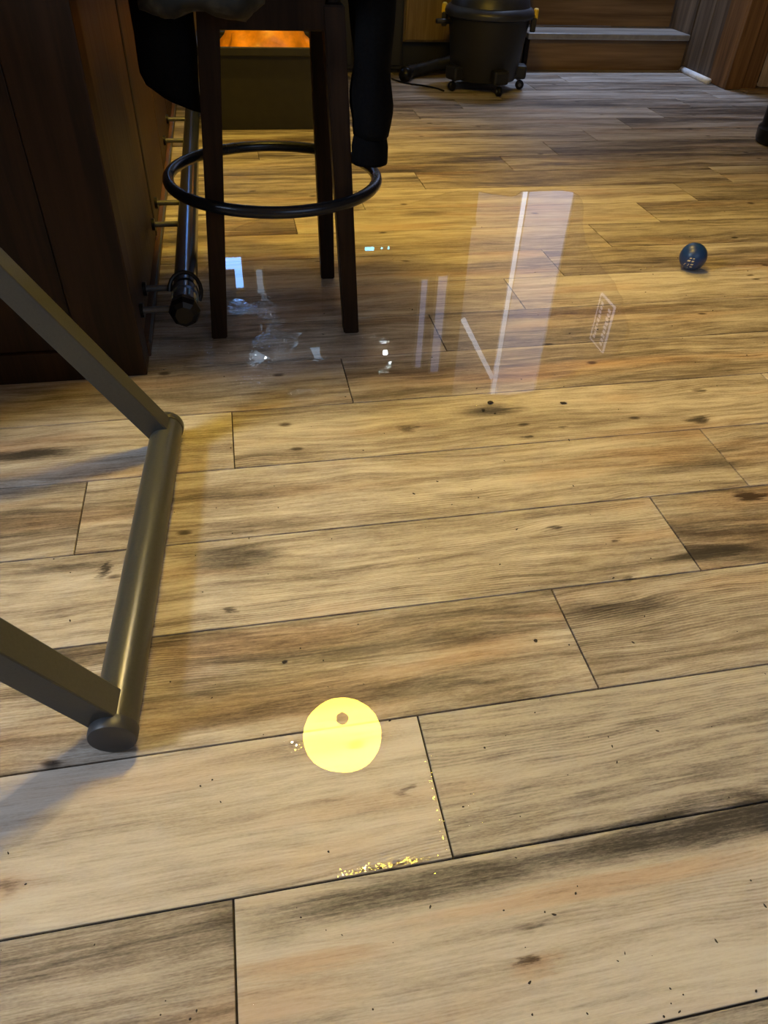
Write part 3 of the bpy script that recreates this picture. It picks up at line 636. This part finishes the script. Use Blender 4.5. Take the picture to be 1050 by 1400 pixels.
# ------------------------------------------------------------------ back cabinets, tote, waste bin
M_cab = mat_wood('cabinet_wood', (0.13, 0.085, 0.035), (0.24, 0.165, 0.075), 2, 0.45)
M_dark = mat_plain('near_black', (0.012, 0.011, 0.010), 0.6)
cab = thing('base_cabinet', 'tan wood base cabinet with a black toe space on the back wall', 'cabinet', (1.36, 4.64, 0))
pbox('toe_kick', (1.0, 4.645, 0.0), (1.548, 4.675, 0.137), M_dark, cab)
pbox('cabinet_body', (1.0, 4.60, 0.14), (1.548, 4.678, 0.85), M_cab, cab, 0.002)
pbox('door', (1.01, 4.588, 0.15), (1.33, 4.60, 0.82), M_cab, cab, 0.003); pbox('door', (1.34, 4.588, 0.15), (1.54, 4.60, 0.82), M_cab, cab, 0.003)
pbox('cabinet_top', (0.99, 4.57, 0.85), (1.548, 4.678, 0.885), M_barwood, cab, 0.004)
sp_ = thing('black_cabinet', 'tall black cabinet standing against the back wall', 'cabinet', (0.7, 4.6, 0))
pbox('cabinet_body', (0.42, 4.53, 0.02), (0.985, 4.676, 1.1), M_dark, sp_, 0.004)
pbox('plinth', (0.44, 4.55, 0.0), (0.965, 4.67, 0.02), M_dark, sp_)
pbox('door', (0.43, 4.518, 0.04), (0.70, 4.53, 1.08), M_dark, sp_, 0.003); pbox('door', (0.706, 4.518, 0.04), (0.975, 4.53, 1.08), M_dark, sp_, 0.003)
M_led = mat_emit('cyan_display', (0.18, 0.7, 1.0), 14)
for xa, xb, za, zb in ((0.795, 0.855, 0.975, 0.997), (1.16, 1.17, 0.0, 0.0), (0.90, 0.912, 0.98, 0.99), (0.945, 0.955, 0.975, 0.992)):
    if zb > za: pbox('display_light', (xa, 4.513, za), (xb, 4.518, zb), M_led, sp_)
M_olive = mat_plain('olive_plastic', (0.018, 0.016, 0.008), 0.5, spec=0.3)
to = thing('storage_tote', 'dark olive open storage tote on the floor behind the stool', 'tote', (0.2, 3.55, 0))
def tapered(bm, lo, hi, tap, z0, z1):
    rows = []
    for z, t in ((z0, tap), (z1, 0)):
        rows.append([bm.verts.new((x, y, z)) for x, y in ((lo[0]+t, lo[1]+t), (hi[0]-t, lo[1]+t), (hi[0]-t, hi[1]-t), (lo[0]+t, hi[1]-t))])
    return rows
bm = bmesh.new(); o_ = tapered(bm, (-0.28, -0.17), (0.28, 0.17), 0.02, 0.0, 0.29); i_ = tapered(bm, (-0.272, -0.162), (0.272, 0.162), 0.02, 0.008, 0.29)
for j in range(4):
    q = (j+1) % 4
    bm.faces.new((o_[0][j], o_[0][q], o_[1][q], o_[1][j])); bm.faces.new((i_[0][q], i_[0][j], i_[1][j], i_[1][q])); bm.faces.new((o_[1][j], o_[1][q], i_[1][q], i_[1][j]))
bm.faces.new(o_[0][::-1]); bm.faces.new(i_[0]); bmesh.ops.recalc_face_normals(bm, faces=bm.faces[:]); link_mesh('tub', bm, M_olive, to)
for lo, hi in (((-0.295, -0.185, 0.275), (0.295, -0.172, 0.305)), ((-0.295, 0.172, 0.275), (0.295, 0.185, 0.305)), ((-0.295, -0.172, 0.275), (-0.282, 0.172, 0.305)), ((0.282, -0.172, 0.275), (0.295, 0.172, 0.305))):
    bm = bmesh.new(); add_box(bm, lo, hi, 0.003); link_mesh('rim', bm, M_olive, to)
orange = mat_plain('orange_bag_plastic', (0.72, 0.27, 0.015), 0.35, var=0.3, scale=14)
bg = thing('orange_bag', 'crumpled orange plastic bag sticking out of the olive tote', 'bag', (0.2, 3.55, 0.01))
bm = bmesh.new(); bmesh.ops.create_icosphere(bm, subdivisions=4, radius=1)
for v in bm.verts:
    n_ = mnoise.noise(v.co*2.2)*.16+abs(mnoise.noise(v.co*4.5))*.16
    v.co = Vector((v.co.x*.195*(1+n_), v.co.y*.105*(1+n_), 0.20+v.co.z*.19*(1+n_)))
link_mesh('bag_body', bm, orange, bg, True)
wbn = thing('waste_bin', 'black upright bin standing alone on the planks near the doorway', 'bin', (2.435, 3.08, 0))
lathe('bin_body', [(0.10, 0.0), (0.122, 0.006), (0.128, 0.02), (0.131, 0.06), (0.120, 0.075), (0.126, 0.35), (0.13, 0.45)], M_black, wbn, 36)
lathe('bin_lid', [(0.132, 0.451), (0.136, 0.46), (0.12, 0.49), (0.04, 0.505)], M_black, wbn, 36)
# backlit sign on the board wall
sg = thing('lit_sign', 'small backlit framed sign on the board wall', 'sign', (2.745, 4.755, 1.745))
pbox('panel', (2.742, 4.64, 1.56), (2.752, 4.87, 1.93), mat_plain('sign_back', (0.1, 0.1, 0.14), 0.5), sg)
M_sg = mat_emit('sign_light', (0.66, 0.72, 1.0), 2.2)
for lo, hi in (((2.738, 4.63, 1.55), (2.752, 4.64, 1.94)), ((2.738, 4.87, 1.55), (2.752, 4.88, 1.94)), ((2.738, 4.64, 1.55), (2.752, 4.87, 1.56)), ((2.738, 4.64, 1.93), (2.752, 4.87, 1.94))): pbox('light_edge', lo, hi, M_sg, sg)
for i in range(9):
    for (ya, yb) in ((4.665, 4.715), (4.80, 4.84)):
        pbox('lit_row', (2.738, ya+(i % 3)*.004, 1.60+i*.035), (2.742, yb-(i % 2)*.008, 1.622+i*.035), M_sg, sg)

# ------------------------------------------------------------------ debris, droplets and glint facets
M_chip = mat_plain('mulch_dark', (0.02, 0.013, 0.008), 0.7)
rd = random.Random(21)
def add_chip(bm, x, y, r, ln=1.0, ang=0.0, z=0.0):
    res = bmesh.ops.create_icosphere(bm, subdivisions=1, radius=1)
    ca, sa = math.cos(ang), math.sin(ang)
    for v in res['verts']:
        j = rd.uniform(.7, 1.25); a, b, c = v.co.x*r*ln*j, v.co.y*r*j, v.co.z*r*.55*j
        v.co = (x+a*ca-b*sa, y+a*sa+b*ca, z+max(c+r*.45, 0.0002))
for (x, y, r, ln, an, lab) in ((0.497, 1.231, .0055, 1.5, .3, 'largest dark crumb on the grey figured plank at the puddle edge'), (0.474, 1.205, .004, 1.3, 0, 'dark crumb with a wet glint at the puddle edge'), (0.655, 1.208, .004, 2.3, -.3, 'long dark curled chip lying on the pale plank'),
                          (0.375, 0.604, .0027, 1.3, .5, 'round black crumb beside the rusty plank figure'), (0.005, 0.625, .0026, 1.7, .2, 'greenish black chip on the rust coloured plank'), (0.495, 1.19, .0025, 1.2, 0, 'tiny dark crumb below the grey figured patch')):
    bm = bmesh.new(); add_chip(bm, 0, 0, r, ln, an); o = link_mesh('dirt_chip', bm, M_chip, None, loc=(x, y, 0.0002)); tag(o, lab, 'debris')
bm = bmesh.new()
for i in range(240):
    y = 0.13+rd.random()**1.5*2.2; x = rd.uniform(-.4, .5+y*.55)
    if x < -.2 and y > 1.3: continue
    add_chip(bm, x, y, rd.uniform(.0005, .0013)*(1+y*.25), rd.choice((1, 1, 1.4, 2.4)), rd.uniform(0, 3))
tag(link_mesh('floor_debris', bm, M_chip), 'fine dark grit scattered over the planks', 'debris', kind='stuff')
M_drop = mat_water('droplet_water', tint=(0.98, 0.97, 0.95))
bm = bmesh.new()
def add_drop(x, y, r):
    seg = 8; rows = []
    for f, zf in ((1, 0.05), (.8, .32), (.42, .52)): rows.append([bm.verts.new((x+r*f*math.cos(2*PI*j/seg), y+r*f*math.sin(2*PI*j/seg), r*zf*.9)) for j in range(seg)])
    top = bm.verts.new((x, y, r*.56))
    for a, b in zip(rows, rows[1:]):
        for j in range(seg): bm.faces.new((a[j], a[(j+1) % seg], b[(j+1) % seg], b[j]))
    for j in range(seg): bm.faces.new((rows[-1][j], rows[-1][(j+1) % seg], top))
def glitter(n, xa, ya, xb, yb, sx, sy, mx, my, sd, r0=.0007, r1=.0013):  # flat water facets, tilted so they throw lamp and window glints
    for i in range(n):
        t = rd.random(); x = xa+(xb-xa)*t+rd.gauss(0, sx); y = ya+(yb-ya)*t+abs(rd.gauss(0, sy)); r = rd.uniform(r0, r1)
        tx, ty = rd.gauss(mx, sd), rd.gauss(my, sd); vs = []
        for j in range(6):
            a = 2*PI*j/6; dx, dy = r*math.cos(a), r*math.sin(a); vs.append(bm.verts.new((x+dx, y+dy, 0.0002+r*(abs(tx)+abs(ty))-tx*dx-ty*dy)))
        bm.faces.new(vs)
glitter(330, 0.045, 0.3225, 0.145, 0.3225, .012, .0045, -.02, .11, .05)
glitter(150, 0.168, 0.33, 0.170, 0.45, .0018, .002, -.08, .06, .06)
glitter(40, 0.0, 0.495, 0.018, 0.48, .005, .008, .0, .0, .09); glitter(20, 0.143, 0.48, 0.147, 0.50, .004, .004, 0, 0, .09)
glitter(60, 0.20, 0.40, 0.235, 0.345, .008, .006, 0, .05, .09); glitter(90, -.05, .25, 0.35, 0.5, .12, .08, 0, 0.05, .1, .0006, .001)
glitter(60, 1.17, 1.86, 1.21, 1.87, .01, .006, 0, .1, .15, .001, .002); glitter(120, -0.02, 1.62, 0.30, 1.56, .03, .02, 0, .1, .15, .001, .002)
glitter(150, -0.19, 1.33, -0.11, 1.55, .02, .02, 0, 0, .2, .001, .003); glitter(70, .2, 1.42, .27, 1.5, .015, .02, 0, 0, .08, .001, .002)
def seamline(n, xa, ya, xb, yb, sx, sy, r0, r1):
    for i in range(n):
        t = rd.random(); add_drop(xa+(xb-xa)*t+rd.gauss(0, sx), ya+(yb-ya)*t+abs(rd.gauss(0, sy)), rd.uniform(r0, r1))
seamline(230, 0.052, 0.3225, 0.135, 0.3225, .012, .004, .0008, .0019)
seamline(70, 0.170, 0.33, 0.1725, 0.45, .0025, .002, .0007, .0015)
seamline(30, 0.0, 0.50, 0.02, 0.48, .006, .01, .001, .002); seamline(14, 0.142, 0.48, 0.146, 0.50, .004, .004, .001, .002)
seamline(34, 0.20, 0.40, 0.235, 0.345, .008, .006, .001, .002); seamline(40, 0.0, 0.34, 0.3, 0.42, .08, .06, .0008, .0016)
seamline(80, -.1, .2, 0.6, 0.6, .2, .1, .0004, .0009); seamline(40, 1.17, 1.86, 1.21, 1.87, .01, .006, .0015, .003)
seamline(60, 0.42, 1.215, 0.56, 1.23, .02, .012, .0006, .0016); seamline(60, 0.95, 2.53, 1.2, 2.53, .02, .01, .001, .003)
tag(link_mesh('droplets_and_glints', bm, M_drop, smooth=True), 'tiny water droplets and tilted glint facets along the plank seams', 'water', kind='stuff')
